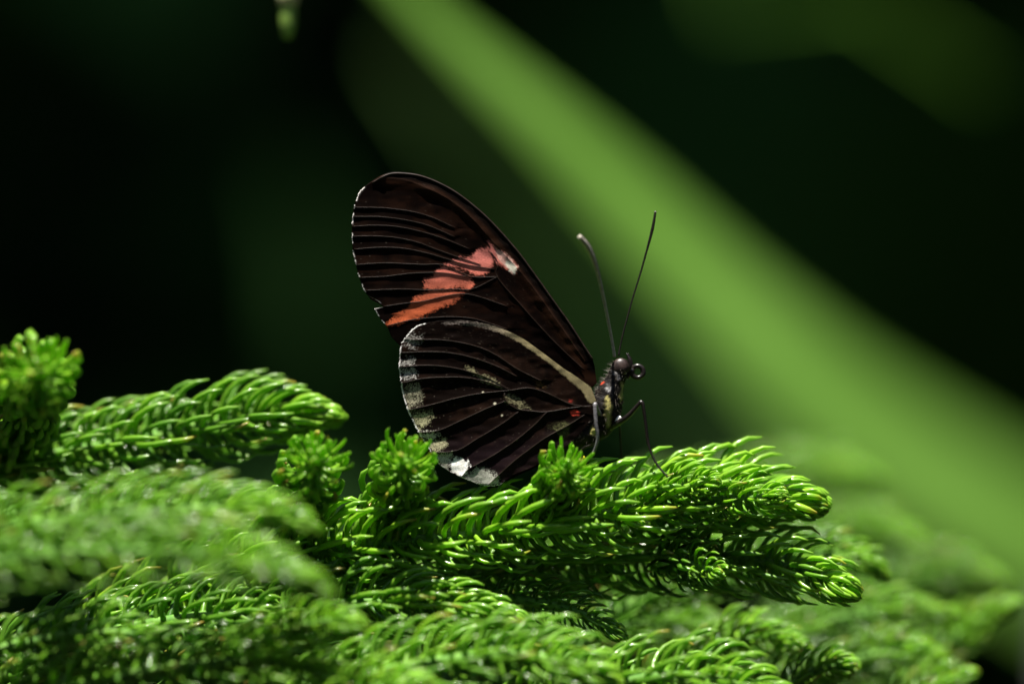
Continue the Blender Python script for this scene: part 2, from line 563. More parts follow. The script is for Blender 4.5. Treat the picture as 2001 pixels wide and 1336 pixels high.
def shoot_needles(pts, L, dens, taper, wide=1.0, r0=0.95, r1=0.45, seed=0, start=0.0, tipl=0.20, youth=(0.15, 0.95), asym=0.0):
    """Places needles round a stem; returns stem points/radii and a list of (class, shape, matrix 3x4, tint, facing)."""
    rg = np.random.default_rng(seed)
    seg = max(24, int(30 * len(pts)))
    c, ln = catmull(pts, seg)
    t, n, b = frames(c)
    lnm = ln / MM
    s_grid = np.linspace(0, lnm, seg + 1)
    rad = np.interp(lnm - s_grid, [0, 1.0, taper, lnm + 1], [0.15, r1, (r0 + r1) / 2, r0])
    out = []
    s = start * lnm
    i = 0
    while s < lnm - 0.05:
        td = lnm - s
        u = min(1.0, td / taper)
        step = (1.0 / dens) * (0.42 + 0.58 * u ** 0.7)
        s += step
        if s >= lnm:
            break
        i += 1
        th = i * 2.39996 + rg.normal() * 0.10
        fi = s / lnm * seg
        i0 = min(seg - 1, int(fi))
        w = fi - i0
        pos = c[i0] * (1 - w) + c[i0 + 1] * w
        T = t[i0] * (1 - w) + t[i0 + 1] * w
        T /= np.linalg.norm(T)
        N = n[i0] - T * n[i0].dot(T)
        N /= np.linalg.norm(N)
        B = np.cross(T, N)
        R = math.cos(th) * N + math.sin(th) * B
        T2 = T + rg.normal(size=3) * 0.085
        T2 -= R * T2.dot(R)
        T2 /= np.linalg.norm(T2)
        Y = np.cross(R, T2)
        # opening class from the distance to the tip
        o_ = wide * (u ** 0.55) + rg.normal() * 0.06
        ci = 4 if o_ < 0.30 else 3 if o_ < 0.52 else 2 if o_ < 0.74 else 1 if o_ < 1.18 else 0
        Ln = L * (tipl + (1 - tipl) * min(1.0, (td / (taper * 0.75)) ** 0.8)) * rg.uniform(0.84, 1.12)
        if R[2] > 0.3:
            Ln *= 1 + asym
        if R[2] < -0.25:
            Ln *= 0.86
        rr = np.interp(td, [0, 1.0, taper, lnm + 1], [0.15, r1, (r0 + r1) / 2, r0])
        m = np.zeros((3, 4))
        m[:, 0], m[:, 1], m[:, 2] = T2 * Ln * MM, Y * Ln * MM, R * Ln * MM
        m[:, 3] = pos + R * (rr - 0.12) * MM
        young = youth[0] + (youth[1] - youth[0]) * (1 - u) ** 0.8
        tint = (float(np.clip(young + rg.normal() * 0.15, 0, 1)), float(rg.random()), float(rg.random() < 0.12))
        out.append((ci, int(rg.integers(0, 4)), m, tint, -R[1]))
    return c, rad * MM, out


def mass_mesh(name, items):
    vs, fs, als, tn = [], [], [], []
    off = 0
    for ci, k, m, tint, _ in items:
        me, v, quads, al = VARIANTS[(ci, k)]
        vs.append(v @ m[:, :3].T + m[:, 3])
        fs.append(quads + off)
        als.append(al)
        tn.append(np.tile(tint, (len(v), 1)))
        off += len(v)
    me = mesh_np(name, np.vstack(vs), np.vstack(fs), M_NEEDLE_MASS)
    add_attr(me, 'along', 'FLOAT', np.concatenate(als))
    add_attr(me, 'tint', 'FLOAT_COLOR', np.vstack(tn))
    return me


def put_needles(items, parent, base, sharp, hide=-0.55):
    """Sharp shoots: each needle an object (the front ones, at most 300), the rest joined."""
    single, rest = [], items
    if sharp:
        cand = sorted(items, key=lambda x: -x[4])
        single = [x for x in cand if x[4] > hide][:300]
        ids = {id(x) for x in single}
        rest = [x for x in items if id(x) not in ids]
    for ci, k, m, tint, _ in single:
        o = bpy.data.objects.new('needle', VARIANTS[(ci, k)][0])
        col.objects.link(o)
        o.parent = parent
        M4 = Matrix([list(r) for r in m] + [[0, 0, 0, 1]])
        o.matrix_basis = Matrix.Translation(-base) @ M4
        o.color = (*tint, 1)
    if rest:
        o = link('needle_mass', mass_mesh('needle_mass', rest), parent, base)
        o['kind'] = 'stuff'


def shoot(label, pts, L=7.0, dens=4.2, taper=16.0, sharp=False, sides=(), seed=1, group='pine shoots', **kw):
    """One pine shoot: stem, needles and side shoots. pts: (px, py, d) from its base to its tip."""
    w = [P(*p) for p in pts]
    base = w[0].copy()
    th = tag(empty('pine_shoot', base), label, 'pine shoot', group)
    c, rad, items = shoot_needles(w, L, dens, taper, seed=seed, **kw)
    v, f = tube(c, rad, 8)
    link('stem', mesh_np('stem', v, f, M_STEM), th, base)
    put_needles(items, th, base, sharp)
    for j, (spts, skw) in enumerate(sides):
        sw = [P(*p) for p in spts]
        kk = dict(L=L * 0.8, dens=dens * 1.15, taper=8.0, r0=0.7, r1=0.4)
        kk.update(skw)
        sh = kk.pop('sharp', sharp)
        c, rad, items = shoot_needles(sw, seed=seed * 31 + j, **kk)
        v, f = tube(c, rad, 8)
        s_o = link('side_shoot', mesh_np('side_shoot', v, f, M_STEM), th, base)
        put_needles(items, s_o, Vector((0, 0, 0)), sh)
    return th


# the limb that carries the shoots, just below the picture
limb_pts = [P(-1500, 2300, 60), P(-400, 1750, 20), P(500, 1620, 5), P(1300, 1580, 0), P(2000, 1600, 20), P(2500, 1650, 40)]
c, _ = catmull(limb_pts, 60)
v, f = tube(c, np.linspace(0.006, 0.0022, 61), 12)
tag(link('pine_limb', mesh_np('pine_limb', v, f, M_BARK)), 'brown woody pine limb that carries the green shoots below', 'branch')

# --- sharp shoots
shoot('sharp bright pine shoot under the butterfly, its tip pointing right',
      [(-250, 1560, 8), (150, 1260, 6), (480, 1110, 4), (700, 1068, 1), (900, 1047, -0.2), (1100, 1016, 0.3), (1300, 986, 2), (1470, 970, 4), (1600, 990, 3)],
      L=8.6, dens=4.3, taper=15.0, sharp=True, seed=5, tipl=0.2, start=0.18, youth=(0.75, 1.0), asym=0.1, sides=[
          ([(1050, 1015, 0), (1080, 972, -1), (1102, 935, -4), (1112, 912, -8)], dict(L=5.4, wide=1.42, taper=6.0, dens=6.4, tipl=0.38, r1=0.9, youth=(0.6, 1.0))),
          ([(1250, 990, 2), (1320, 955, 0), (1395, 945, -2.5)], dict(L=5.0, taper=6.0, dens=7, youth=(0.8, 1.0))),
          ([(1370, 980, 2), (1430, 975, 0), (1525, 968, -2.0)], dict(L=4.6, taper=6.0, dens=6, youth=(0.75, 1.0))),
      ])
shoot('sharp pine shoot below the brightest one, tip lowest right in focus',
      [(150, 1500, 12), (480, 1240, 10), (760, 1150, 9), (1000, 1112, 8), (1250, 1090, 7), (1450, 1092, 5), (1580, 1118, 3.5), (1662, 1160, 2)],
      L=8.4, dens=4.0, taper=14.0, sharp=True, seed=8, start=0.2, youth=(0.42, 0.95), sides=[
          ([(1280, 1092, 6), (1340, 1100, 1), (1400, 1118, -3)], dict(L=5.0, taper=5.0, dens=6, wide=1.1)),
      ])
shoot('slightly blurred pine shoot at left with dark gap under its tip',
      [(-500, 1300, 14), (-250, 1000, 14), (-40, 915, 13), (150, 880, 12), (350, 845, 11), (520, 812, 10), (655, 815, 9)],
      L=8.4, dens=4.4, taper=16.0, sharp=True, seed=12, wide=0.9, start=0.2, youth=(0.32, 0.75), sides=[
          ([(10, 915, 12), (35, 840, 7), (55, 790, 0), (66, 752, -9), (72, 728, -19)], dict(L=7.8, wide=1.42, taper=9.0, dens=5.6, tipl=0.36, r1=1.2, youth=(0.35, 1.0))),
      ])
shoot('upright pine shoot facing the viewer, touching the lower left wing edge',
      [(640, 1500, 8), (690, 1250, 7), (725, 1120, 5), (745, 1050, 3), (765, 985, 1), (783, 932, -4), (795, 900, -10)],
      L=6.2, dens=4.6, taper=7.5, sharp=True, seed=17, start=0.40, wide=1.42, tipl=0.38, r1=1.1, youth=(0.35, 1.0))
shoot('upright pine shoot facing the viewer, left of the butterfly shoot',
      [(420, 1500, 10), (490, 1250, 9), (535, 1110, 8), (566, 1035, 5), (590, 970, 0), (606, 925, -6), (616, 895, -12)],
      L=6.2, dens=4.8, taper=7.5, sharp=True, seed=19, start=0.40, wide=1.42, tipl=0.38, r1=1.1, youth=(0.35, 1.0))
shoot('sharp glossy pine shoot at bottom centre, tip tapering to the right',
      [(150, 1500, 4), (420, 1260, 0), (600, 1190, -3), (760, 1176, -4), (900, 1186, -5), (1000, 1207, -6)],
      L=8.0, dens=3.9, taper=22.0, sharp=True, seed=23, wide=0.9, start=0.25, tipl=0.28, youth=(0.3, 0.75))
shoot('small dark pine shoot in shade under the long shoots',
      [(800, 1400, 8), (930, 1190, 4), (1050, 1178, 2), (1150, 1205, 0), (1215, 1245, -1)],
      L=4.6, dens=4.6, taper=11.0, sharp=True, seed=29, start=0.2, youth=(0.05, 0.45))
shoot('sharp pine shoot with yellow tipped needles peeping between blurred ones at lower left',
      [(-200, 1500, 4), (40, 1300, 0), (180, 1245, -2), (320, 1215, -3), (430, 1200, -4), (520, 1195, -4)],
      L=8.2, dens=3.2, taper=9.0, sharp=True, seed=31, start=0.2, youth=(0.15, 0.45))
# --- bottom foreground
shoot('blurred bright pine shoot rising at the bottom centre edge',
      [(300, 1700, -7.7), (520, 1430, -11.0), (700, 1330, -13.2), (880, 1290, -14.3), (1050, 1285, -14.9), (1190, 1330, -15.4)],
      L=8.0, dens=3.4, taper=11.0, sharp=True, seed=37, wide=0.95, start=0.2, youth=(0.45, 0.8))
shoot('slightly blurred pine shoot cut by the bottom edge, right of centre',
      [(850, 1650, -4.4), (1050, 1400, -7.2), (1230, 1330, -8.2), (1380, 1325, -8.8), (1540, 1370, -9.4)],
      L=7.6, dens=3.3, taper=12.0, sharp=True, seed=41, start=0.2, youth=(0.45, 0.8))
shoot('soft round shoot tip touching the bottom edge left of centre',
      [(450, 1650, -16.5), (640, 1420, -19.8), (740, 1350, -20.9), (840, 1340, -22.0)],
      L=6.2, dens=4.6, taper=11.0, seed=43, start=0.2, youth=(0.5, 0.9))
shoot('blurred pine shoot with pale beads, right of the bottom middle',
      [(1150, 1600, 14), (1300, 1340, 14), (1400, 1270, 14), (1490, 1245, 14), (1572, 1262, 13)],
      L=5.4, dens=5.4, taper=12.0, seed=47, start=0.2, youth=(0.45, 1.0))
shoot('bright round shoot tip at the bottom, half sharp, right of centre',
      [(1300, 1700, 10), (1450, 1430, 10), (1560, 1330, 10), (1620, 1302, 9), (1668, 1305, 8)],
      L=5.4, dens=5.4, taper=9.0, seed=53, start=0.2, youth=(0.45, 1.0))
# --- blurred foreground left
shoot('strongly blurred pine shoot in the left foreground, upper of two',
      [(-700, 1276, -13.6), (-300, 1106, -19.1), (0, 1036, -21.8), (200, 1011, -22.8), (380, 996, -22.8), (520, 1001, -22.8), (618, 1036, -22.8)],
      L=7.0, dens=3.2, taper=20.0, seed=59, wide=0.95, start=0.1, youth=(0.40, 0.75))
shoot('most strongly blurred pine shoot in the left foreground, lower of two',
      [(-700, 1414, -18.2), (-300, 1184, -27.4), (0, 1099, -31.9), (220, 1079, -33.7), (420, 1089, -34.6), (560, 1119, -35.5), (640, 1164, -35.5)],
      L=7.2, dens=3.2, taper=20.0, seed=61, wide=0.95, start=0.1, youth=(0.35, 0.7))
shoot('blurred round shoot tip left of the sharp bottom centre shoot',
      [(250, 1600, -9.9), (420, 1330, -15.8), (560, 1240, -17.8), (640, 1215, -18.8), (705, 1222, -19.4)],
      L=5.2, dens=5.8, taper=10.0, seed=67, start=0.2, youth=(0.6, 1.0))
shoot('blurred dark pine shoot at the bottom left with a bright tip',
      [(-300, 1560, -11.8), (0, 1400, -15.0), (250, 1320, -16.6), (450, 1295, -17.4), (600, 1300, -18.2), (692, 1325, -18.2)],
      L=7.6, dens=3.2, taper=16.0, seed=71, start=0.1, youth=(0.3, 0.95))
shoot('dark blurred pine shoot in the lower left corner',
      [(-600, 1500, -8.8), (-200, 1330, -11.4), (40, 1260, -12.3), (200, 1235, -13.2), (330, 1250, -13.2)],
      L=6.2, dens=3.0, taper=13.0, seed=73, start=0.1, youth=(0.3, 0.5))
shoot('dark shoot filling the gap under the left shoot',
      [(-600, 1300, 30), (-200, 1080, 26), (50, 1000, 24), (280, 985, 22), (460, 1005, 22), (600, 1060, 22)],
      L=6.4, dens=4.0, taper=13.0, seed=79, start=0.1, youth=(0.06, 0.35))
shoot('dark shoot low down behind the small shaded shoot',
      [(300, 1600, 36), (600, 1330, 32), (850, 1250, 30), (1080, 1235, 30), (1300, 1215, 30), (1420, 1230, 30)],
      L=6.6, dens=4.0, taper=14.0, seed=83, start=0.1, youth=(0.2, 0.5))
# --- right background
shoot('blurred pine shoot just behind the lower sharp tip',
      [(1000, 1400, 19.0), (1250, 1170, 20.2), (1450, 1110, 20.2), (1600, 1085, 20.2), (1680, 1092, 20.2), (1728, 1125, 20.2)],
      L=5.4, dens=5.4, taper=12.0, seed=89, start=0.2, youth=(0.08, 1.0))
shoot('blurred pine shoot with bright tip at lower right, shadow under its end',
      [(1100, 1600, 29.8), (1350, 1330, 32.2), (1560, 1235, 33.5), (1720, 1195, 33.5), (1868, 1200, 33.5)],
      L=5.0, dens=5.6, taper=13.0, seed=97, start=0.2, youth=(0.25, 1.0))
shoot('blurred pine shoot climbing steeply to the right edge',
      [(1500, 1650, 35.8), (1700, 1390, 38.2), (1840, 1270, 39.4), (1925, 1205, 39.4), (1990, 1178, 39.4)],
      L=5.0, dens=5.6, taper=11.0, seed=101, start=0.2, youth=(0.25, 1.0))
shoot('blurred pine shoot with pale sparkle near the bottom right',
      [(1300, 1650, 23.9), (1500, 1380, 26.2), (1650, 1300, 27.5), (1760, 1272, 27.5), (1842, 1285, 27.5)],
      L=5.0, dens=5.6, taper=11.0, seed=103, start=0.2, youth=(0.25, 1.0))
shoot('blurred yellow green shoot tip in the bottom right corner',
      [(1600, 1650, 21.5), (1740, 1430, 22.7), (1820, 1345, 22.7), (1900, 1318, 22.7)],
      L=5.0, dens=5.6, taper=9.0, seed=107, start=0.2, youth=(0.25, 1.0))
shoot('faint pine shoot far behind the brightest tip, almost dissolved in blur',
      [(900, 1250, 82.5), (1200, 1010, 87.0), (1420, 945, 88.5), (1580, 922, 88.5), (1715, 940, 88.5)],
      L=6.0, dens=5.4, taper=12.0, seed=109, start=0.2, youth=(0.3, 0.9))
shoot('faint pine shoot dissolved in blur below the faintest one',
      [(1100, 1350, 72.0), (1350, 1120, 75.0), (1540, 1055, 76.5), (1680, 1035, 76.5), (1800, 1062, 76.5)],
      L=6.0, dens=5.4, taper=12.0, seed=113, start=0.2, youth=(0.3, 0.9))
shoot('faint dull pine shoot at right, under the end of the strap leaf',
      [(1300, 1450, 63.0), (1560, 1220, 66.0), (1740, 1145, 67.5), (1860, 1115, 67.5), (1955, 1135, 67.5)],
      L=6.0, dens=5.4, taper=13.0, seed=127, start=0.2, youth=(0.15, 0.6))

# ------------------------------------------------------------------ the butterfly
BF = P(1185, 835, 0)
bf = tag(empty('butterfly', BF), 'dark brown butterfly with a red band, wings closed, perched on a pine shoot', 'butterfly')


def z1(*p):     # coordinates read off the enlarged upper wing
    return [(660 + x / 3.335, 310 + y / 3.335) for x, y in p]


def z2(*p):     # coordinates read off the enlarged lower wing
    return [(740 + x / 3.335, 600 + y / 3.335) for x, y in p]


FW_BASE = np.array([1166.0, 748.0])
FW_OUT = [(1162, 715)] + z1((1655, 1300), (1590, 1200), (1500, 1060), (1400, 920), (1290, 765), (1160, 590), (1000, 410), (880, 300), (760, 210), (640, 145), (530, 105),
            (430, 90), (350, 90), (290, 110), (220, 150), (160, 200), (130, 250), (108, 320), (95, 420), (95, 500), (100, 600), (120, 690),
            (140, 770), (170, 850), (195, 890))
FW_OUT2 = z1((227, 906), (272, 934), (300, 965)) 
FW_OUT3 = z1((240, 978), (270, 1030), (325, 1100), (350, 1160), (400, 1210)) + [(800, 690), (900, 722), (1040, 745), (1120, 752), (1158, 756)]
HW_BASE = np.array([1166.0, 786.0])
HW_OUT = [(1160, 771)] + z2((1380, 520), (1340, 490), (1270, 440), (1200, 395), (1060, 290), (930, 200), (800, 140), (680, 105), (540, 85), (420, 88), (310, 105), (240, 130), (190, 180),
            (150, 240), (140, 300), (135, 380), (145, 460), (155, 540), (180, 640), (215, 720), (265, 820), (310, 890), (345, 950), (375, 1000), (450, 1060),
            (540, 1105), (600, 1130), (690, 1160), (790, 1155), (830, 1112), (900, 1080), (1000, 1040), (1150, 960), (1260, 870), (1330, 800), (1385, 720)) + [(1164, 803)]

FW_VEINS = [z1(*p) for p in (
    [(1610, 1320), (1500, 1160), (1380, 990), (1250, 810), (1130, 670), (1000, 530), (900, 415), (800, 320), (680, 240), (560, 185), (440, 140), (300, 125)],
    [(108, 318), (300, 322), (480, 345), (620, 385), (760, 450)],
    [(100, 378), (280, 380), (450, 402), (600, 440), (760, 510)],
    [(95, 442), (250, 435), (400, 445), (560, 480), (700, 525), (860, 590)],
    [(97, 506), (250, 505), (380, 515), (520, 545), (640, 590), (780, 640), (930, 690)],
    [(110, 590), (280, 578), (430, 585), (580, 615), (700, 650), (840, 690), (1020, 720)],
    [(125, 690), (300, 680), (450, 685), (560, 690), (680, 690), (780, 730), (880, 770), (1040, 770)],
    [(145, 774), (300, 768), (450, 750), (580, 742), (700, 745), (850, 770)],
    [(185, 858), (400, 850), (600, 855), (760, 850), (880, 848), (1040, 770)],
    [(300, 962), (440, 942), (560, 928), (690, 897), (800, 880), (900, 893), (1100, 960)],
    [(325, 1088), (480, 1050), (620, 1035), (750, 1030), (900, 1045), (1100, 1110)],
    [(1000, 610), (1045, 680), (1040, 770), (1200, 960), (1400, 1180), (1600, 1370)],
)]
HW_VEINS = [z2(*p) for p in (
    [(215, 212), (400, 212), (560, 235), (680, 270), (780, 320), (900, 400), (1060, 480)],
    [(145, 296), (300, 290), (450, 295), (600, 325), (760, 380), (900, 450)],
    [(140, 388), (300, 378), (430, 385), (560, 410), (700, 455), (860, 540)],
    [(152, 492), (300, 462), (450, 455), (560, 457), (700, 482), (860, 540)],
    [(200, 667), (350, 632), (500, 592), (650, 562), (860, 540), (980, 525), (1100, 560), (1250, 630), (1380, 650)],
    [(262, 815), (390, 800), (550, 730), (700, 660), (830, 608)],
    [(345, 945), (510, 930), (650, 850), (800, 760), (910, 680)],
    [(545, 1098), (590, 1050), (750, 960), (900, 860), (1020, 760), (1095, 680)],
    [(720, 1150), (870, 1010), (1000, 910), (1100, 840), (1230, 770), (1340, 700)],
    [(820, 560), (825, 605), (900, 660), (1000, 675), (1095, 680), (1250, 655), (1390, 640)],
)]


def seg_dist(x, y, poly):
    """Unsigned distance to a polyline and the side (positive: above it in the picture)."""
    best = np.full(x.shape, 1e9)
    side = np.zeros(x.shape)
    p = np.asarray(poly)
    for a, b in zip(p[:-1], p[1:]):
        dx, dy = b - a
        l2 = dx * dx + dy * dy + 1e-9
        t = np.clip(((x - a[0]) * dx + (y - a[1]) * dy) / l2, 0, 1)
        ex, ey = x - a[0] - t * dx, y - a[1] - t * dy
        d = np.hypot(ex, ey)
        m = d < best
        best[m] = d[m]
        side[m] = np.where(ey < 0, 1, -1)[m]
    return best, side


def poly_mask(x, y, poly, soft, seed=0, amp=6.0):
    """Soft-edged, slightly ragged polygon: 1 inside, 0 outside."""
    p = np.asarray(poly + [poly[0]], float)
    inside = np.zeros(x.shape, bool)
    for a, b in zip(p[:-1], p[1:]):
        c = ((a[1] > y) != (b[1] > y)) & (x < (b[0] - a[0]) * (y - a[1]) / (b[1] - a[1] + 1e-12) + a[0])
        inside ^= c
    d, _ = seg_dist(x, y, p)
    sd = np.where(inside, d, -d) + amp * (vnoise(x / 5.0, y / 5.0, seed) - 0.5) + amp * (vnoise(x / 13.0, y / 13.0, seed + 1) - 0.5)
    return sstep(-soft, soft, sd)


def vein_height(x, y, veins, A, up, down):
    h = np.zeros(x.shape)
    best = np.full(x.shape, 1e9)
    for vn in veins:
        c, _ = catmull(vn, 30)
        d, s = seg_dist(x, y, c)
        hh = A * np.where(s > 0, np.exp(-(d / up)), np.exp(-(d / down)))
        h = np.maximum(h, hh)
        best = np.minimum(best, d)
    return h, best


def lerp(c, col_, m):
    return c + (np.asarray(col_)[None] - c) * m[:, None]


def fw_height(x, y):
    h, vd = vein_height(x, y, FW_VEINS, 2.3, 15.0, 9.0)
    h += 1.2 * (vnoise(x / 30, y / 12, 5) - 0.5)
    # bowl towards the leading edge
    c, _ = catmull(FW_OUT[:14], 60)
    dc, _ = seg_dist(x, y, c)
    h += 1.6 * np.exp(-((dc - 22) / 9.0) ** 2) * sstep(40, 120, np.hypot(x - 1166, y - 748))
    band = poly_mask(x, y, z1((980, 520), (1190, 690), (1150, 780), (900, 900), (700, 1010), (320, 1110), (440, 960), (640, 700), (860, 600)), 26.0, 7, 0.0)
    return h * (1 - 0.6 * band), vd, dc


def fw_pattern(x, y, rg):
    h, vd, dc = fw_height(x, y)
    n = len(x)
    base = np.array([0.0028, 0.0011, 0.0006])
    c = np.tile(base, (n, 1))
    br = vnoise(x / 60, y / 25, 9) * 0.6 + vnoise(x / 14, y / 8, 10) * 0.4
    c = lerp(c, (0.0135, 0.0052, 0.0026), sstep(0.40, 0.85, br) * 0.7)
    # brown band along the leading edge, its lit gloss put into the colour
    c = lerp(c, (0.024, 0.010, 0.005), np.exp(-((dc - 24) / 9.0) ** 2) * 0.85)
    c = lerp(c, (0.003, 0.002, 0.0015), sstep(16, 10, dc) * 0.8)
    # pale brown along veins
    c = lerp(c, (0.028, 0.015, 0.010), np.exp(-(vd / 2.0) ** 2) * 0.45)
    red = [z1((985, 545), (1050, 590), (1105, 645), (1165, 700), (1152, 742), (1095, 715), (1035, 668), (990, 612)),
           z1((870, 632), (925, 590), (975, 585), (1003, 640), (1012, 700), (975, 745), (925, 765), (870, 745), (800, 705), (700, 695), (760, 665)),
           z1((690, 700), (790, 735), (870, 772), (882, 815), (868, 848), (700, 848), (560, 840), (575, 790), (640, 735)),
           z1((600, 858), (700, 852), (812, 852), (808, 890), (760, 935), (650, 985), (520, 1040), (400, 1075), (320, 1090), (345, 1050), (420, 1000), (480, 945), (500, 905))]
    m = np.zeros(n)
    for k, pl in enumerate(red):
        m = np.maximum(m, poly_mask(x, y, pl, 6.5, 20 + k, 5.5))
    dith = rg.random(n)
    mm = np.clip((m - dith * 0.9) * 4 + 0.1, 0, 1) * sstep(0.02, 0.2, m)
    t = sstep(-0.2, 1.1, (y - 480) / 130.0)
    redc = np.stack([0.40 - 0.09 * t, 0.130 - 0.062 * t, 0.112 - 0.086 * t], 1)
    redc *= (0.62 + 0.7 * vnoise(x / 22, y / 7, 30))[:, None]
    c = c + (redc - c) * mm[:, None]
    wt = poly_mask(x, y, z1((1020, 575), (1080, 620), (1130, 660), (1168, 702), (1152, 745), (1100, 712), (1050, 655)), 4.0, 40, 5.0)
    c = lerp(c, (0.55, 0.33, 0.27), np.clip((wt - dith * 0.7) * 3, 0, 1) * 0.8)
    wt = poly_mask(x, y, z1((1095, 670), (1130, 672), (1165, 705), (1150, 745), (1105, 715)), 3.0, 41, 4.0)
    c = lerp(c, (0.60, 0.56, 0.45), np.clip((wt - dith * 0.6) * 3, 0, 1))
    # lighter dusting between costal streak and the tip
    dust = (rg.random(n) < 0.005) * rg.random(n) * 0.6
    c = lerp(c, (0.10, 0.085, 0.065), dust)
    # fringe on the outer margin
    return np.where(c[:, :1] > 0.06, c * 1.25, c * 0.75), h, vd


def hw_height(x, y):
    h, vd = vein_height(x, y, HW_VEINS, 3.2, 14.0, 8.0)
    h += 1.5 * (vnoise(x / 26, y / 10, 6) - 0.5)
    return h, vd


HW_STRIPE = z2((1385, 590), (1340, 520), (1200, 408), (1060, 302), (930, 215), (800, 155), (680, 120), (540, 102), (420, 108))


def hw_pattern(x, y, rg):
    h, vd = hw_height(x, y)
    n = len(x)
    c = np.tile(np.array([0.0030, 0.0014, 0.0009]), (n, 1))
    br = vnoise(x / 50, y / 22, 12) * 0.6 + vnoise(x / 10, y / 7, 13) * 0.4
    c = lerp(c, (0.0135, 0.0062, 0.0036), sstep(0.40, 0.9, br) * 0.75)
    c = lerp(c, (0.012, 0.0065, 0.0085), sstep(820, 900, y) * 0.6)
    c = lerp(c, (0.030, 0.018, 0.013), np.exp(-(vd / 1.8) ** 2) * 0.5)
    dith = rg.random(n)
    # cream stripe under the leading edge
    cs, _ = catmull(HW_STRIPE, 80)
    d, _ = seg_dist(x, y, cs)
    wdt = np.interp(x, [860, 900, 980, 1060, 1120, 1160], [3.0, 4.5, 6.0, 7.0, 8.5, 11.0])
    dens = np.interp(x, [845, 890, 960, 1010, 1060], [0.15, 0.45, 0.65, 0.95, 1.2])
    m = sstep(1.25, 0.55, d / wdt + 0.35 * (vnoise(x / 5, y / 5, 50) - 0.5)) * dens
    m *= sstep(1163, 1155, x) * 0 + 1
    mm = np.clip((m - dith) * 5 + 0.2, 0, 1) * (m > 0.03)
    stripe = np.stack([0.20 + 0 * x, 0.165 + 0 * x, 0.085 + 0.06 * sstep(1040, 900, x)], 1)
    stripe *= (0.75 + 0.5 * vnoise(x / 9, y / 9, 51))[:, None]
    c = c + (stripe - c) * mm[:, None]

    def patch(poly, colr, dens=1.2, soft=5.0, seed=60, amp=6.0):
        nonlocal c
        k = poly_mask(x, y, z2(*poly), soft, seed, amp) * dens
        k = np.clip((k - dith) * 3.5 + 0.1, 0, 1) * (k > 0.04)
        v = (0.65 + 0.6 * vnoise(x / 4.0, y / 4.0, seed + 9)) * (1.0 if seed in (73, 75) else 0.55) * np.array([1.0])
        c = c + (np.asarray(colr)[None] * v[:, None] - c) * k[:, None]
    patch([(560, 385), (640, 410), (740, 455), (790, 500), (800, 530), (720, 510), (650, 465), (590, 430)], (0.26, 0.24, 0.13), 0.75, seed=61)
    patch([(825, 570), (870, 560), (930, 600), (1000, 650), (1000, 668), (910, 660), (835, 620)], (0.24, 0.22, 0.12), 0.6, seed=62)
    patch([(1010, 470), (1080, 490), (1090, 530), (1030, 525)], (0.14, 0.08, 0.03), 0.55, seed=63)
    patch([(1100, 770), (1200, 730), (1260, 760), (1240, 830), (1200, 860)], (0.16, 0.17, 0.07), 0.4, 6.0, seed=64)
    cream, grey = (0.42, 0.39, 0.24), (0.42, 0.40, 0.36)
    patch([(165, 180), (280, 180), (290, 220), (225, 275), (175, 250)], grey, 0.62, 9.0, seed=65)
    patch([(150, 335), (235, 325), (245, 372), (150, 380)], grey, 0.7, 7.0, seed=66)
    patch([(150, 395), (250, 392), (245, 455), (160, 465)], (0.50, 0.48, 0.44), 0.75, 7.0, seed=67)
    patch([(165, 510), (260, 500), (290, 560), (280, 620), (205, 655), (180, 600)], (0.34, 0.32, 0.22), 0.8, 8.0, seed=68)
    patch([(210, 690), (330, 675), (360, 720), (330, 765), (265, 790), (235, 745)], (0.40, 0.38, 0.22), 0.85, 8.0, seed=69)
    patch([(275, 815), (380, 805), (395, 835), (330, 880), (300, 860)], (0.55, 0.54, 0.46), 0.95, 6.0, seed=70)
    patch([(320, 895), (420, 850), (455, 890), (440, 915), (360, 935)], cream, 0.95, 6.0, seed=71)
    patch([(370, 965), (480, 945), (500, 970), (460, 1010), (450, 1055), (385, 1000)], (0.50, 0.49, 0.40), 1.0, 6.0, seed=72)
    patch([(465, 995), (520, 978), (585, 1005), (580, 1070), (540, 1105), (470, 1060)], (0.66, 0.64, 0.60), 1.4, 5.0, seed=73)
    patch([(560, 1105), (640, 1045), (720, 1060), (790, 1120), (780, 1160), (690, 1162)], (0.45, 0.45, 0.38), 1.1, 7.0, seed=74)
    patch([(1250, 680), (1290, 668), (1310, 685), (1300, 702), (1265, 706)], (0.30, 0.030, 0.018), 1.6, 3.0, seed=75, amp=3.0)
    patch([(1240, 600), (1265, 600), (1260, 620), (1240, 618)], (0.25, 0.03, 0.02), 0.7, 3.0, seed=76, amp=3.0)
    # stray dust
    c = lerp(c, (0.12, 0.10, 0.075), (rg.random(n) < 0.007) * rg.random(n) * 0.7)
    for px, py, r in ((944, 766, 1.6), (967, 788, 2.4), (981, 811, 1.6)):
        c = lerp(c, (0.40, 0.37, 0.27), sstep(r + 1, r - 0.6, np.hypot(x - px, y - py)))
    return np.where(c[:, :1] > 0.06, np.minimum(c * 1.1, 0.75), c * 0.85), h, vd


def outline(parts, step):
    out = []
    for k, p in enumerate(parts):
        ln = sum(math.dist(a, b) for a, b in zip(p[:-1], p[1:]))
        c, _ = catmull(p, max(2, int(ln / step)))
        out.append(c)
    return np.vstack(out)


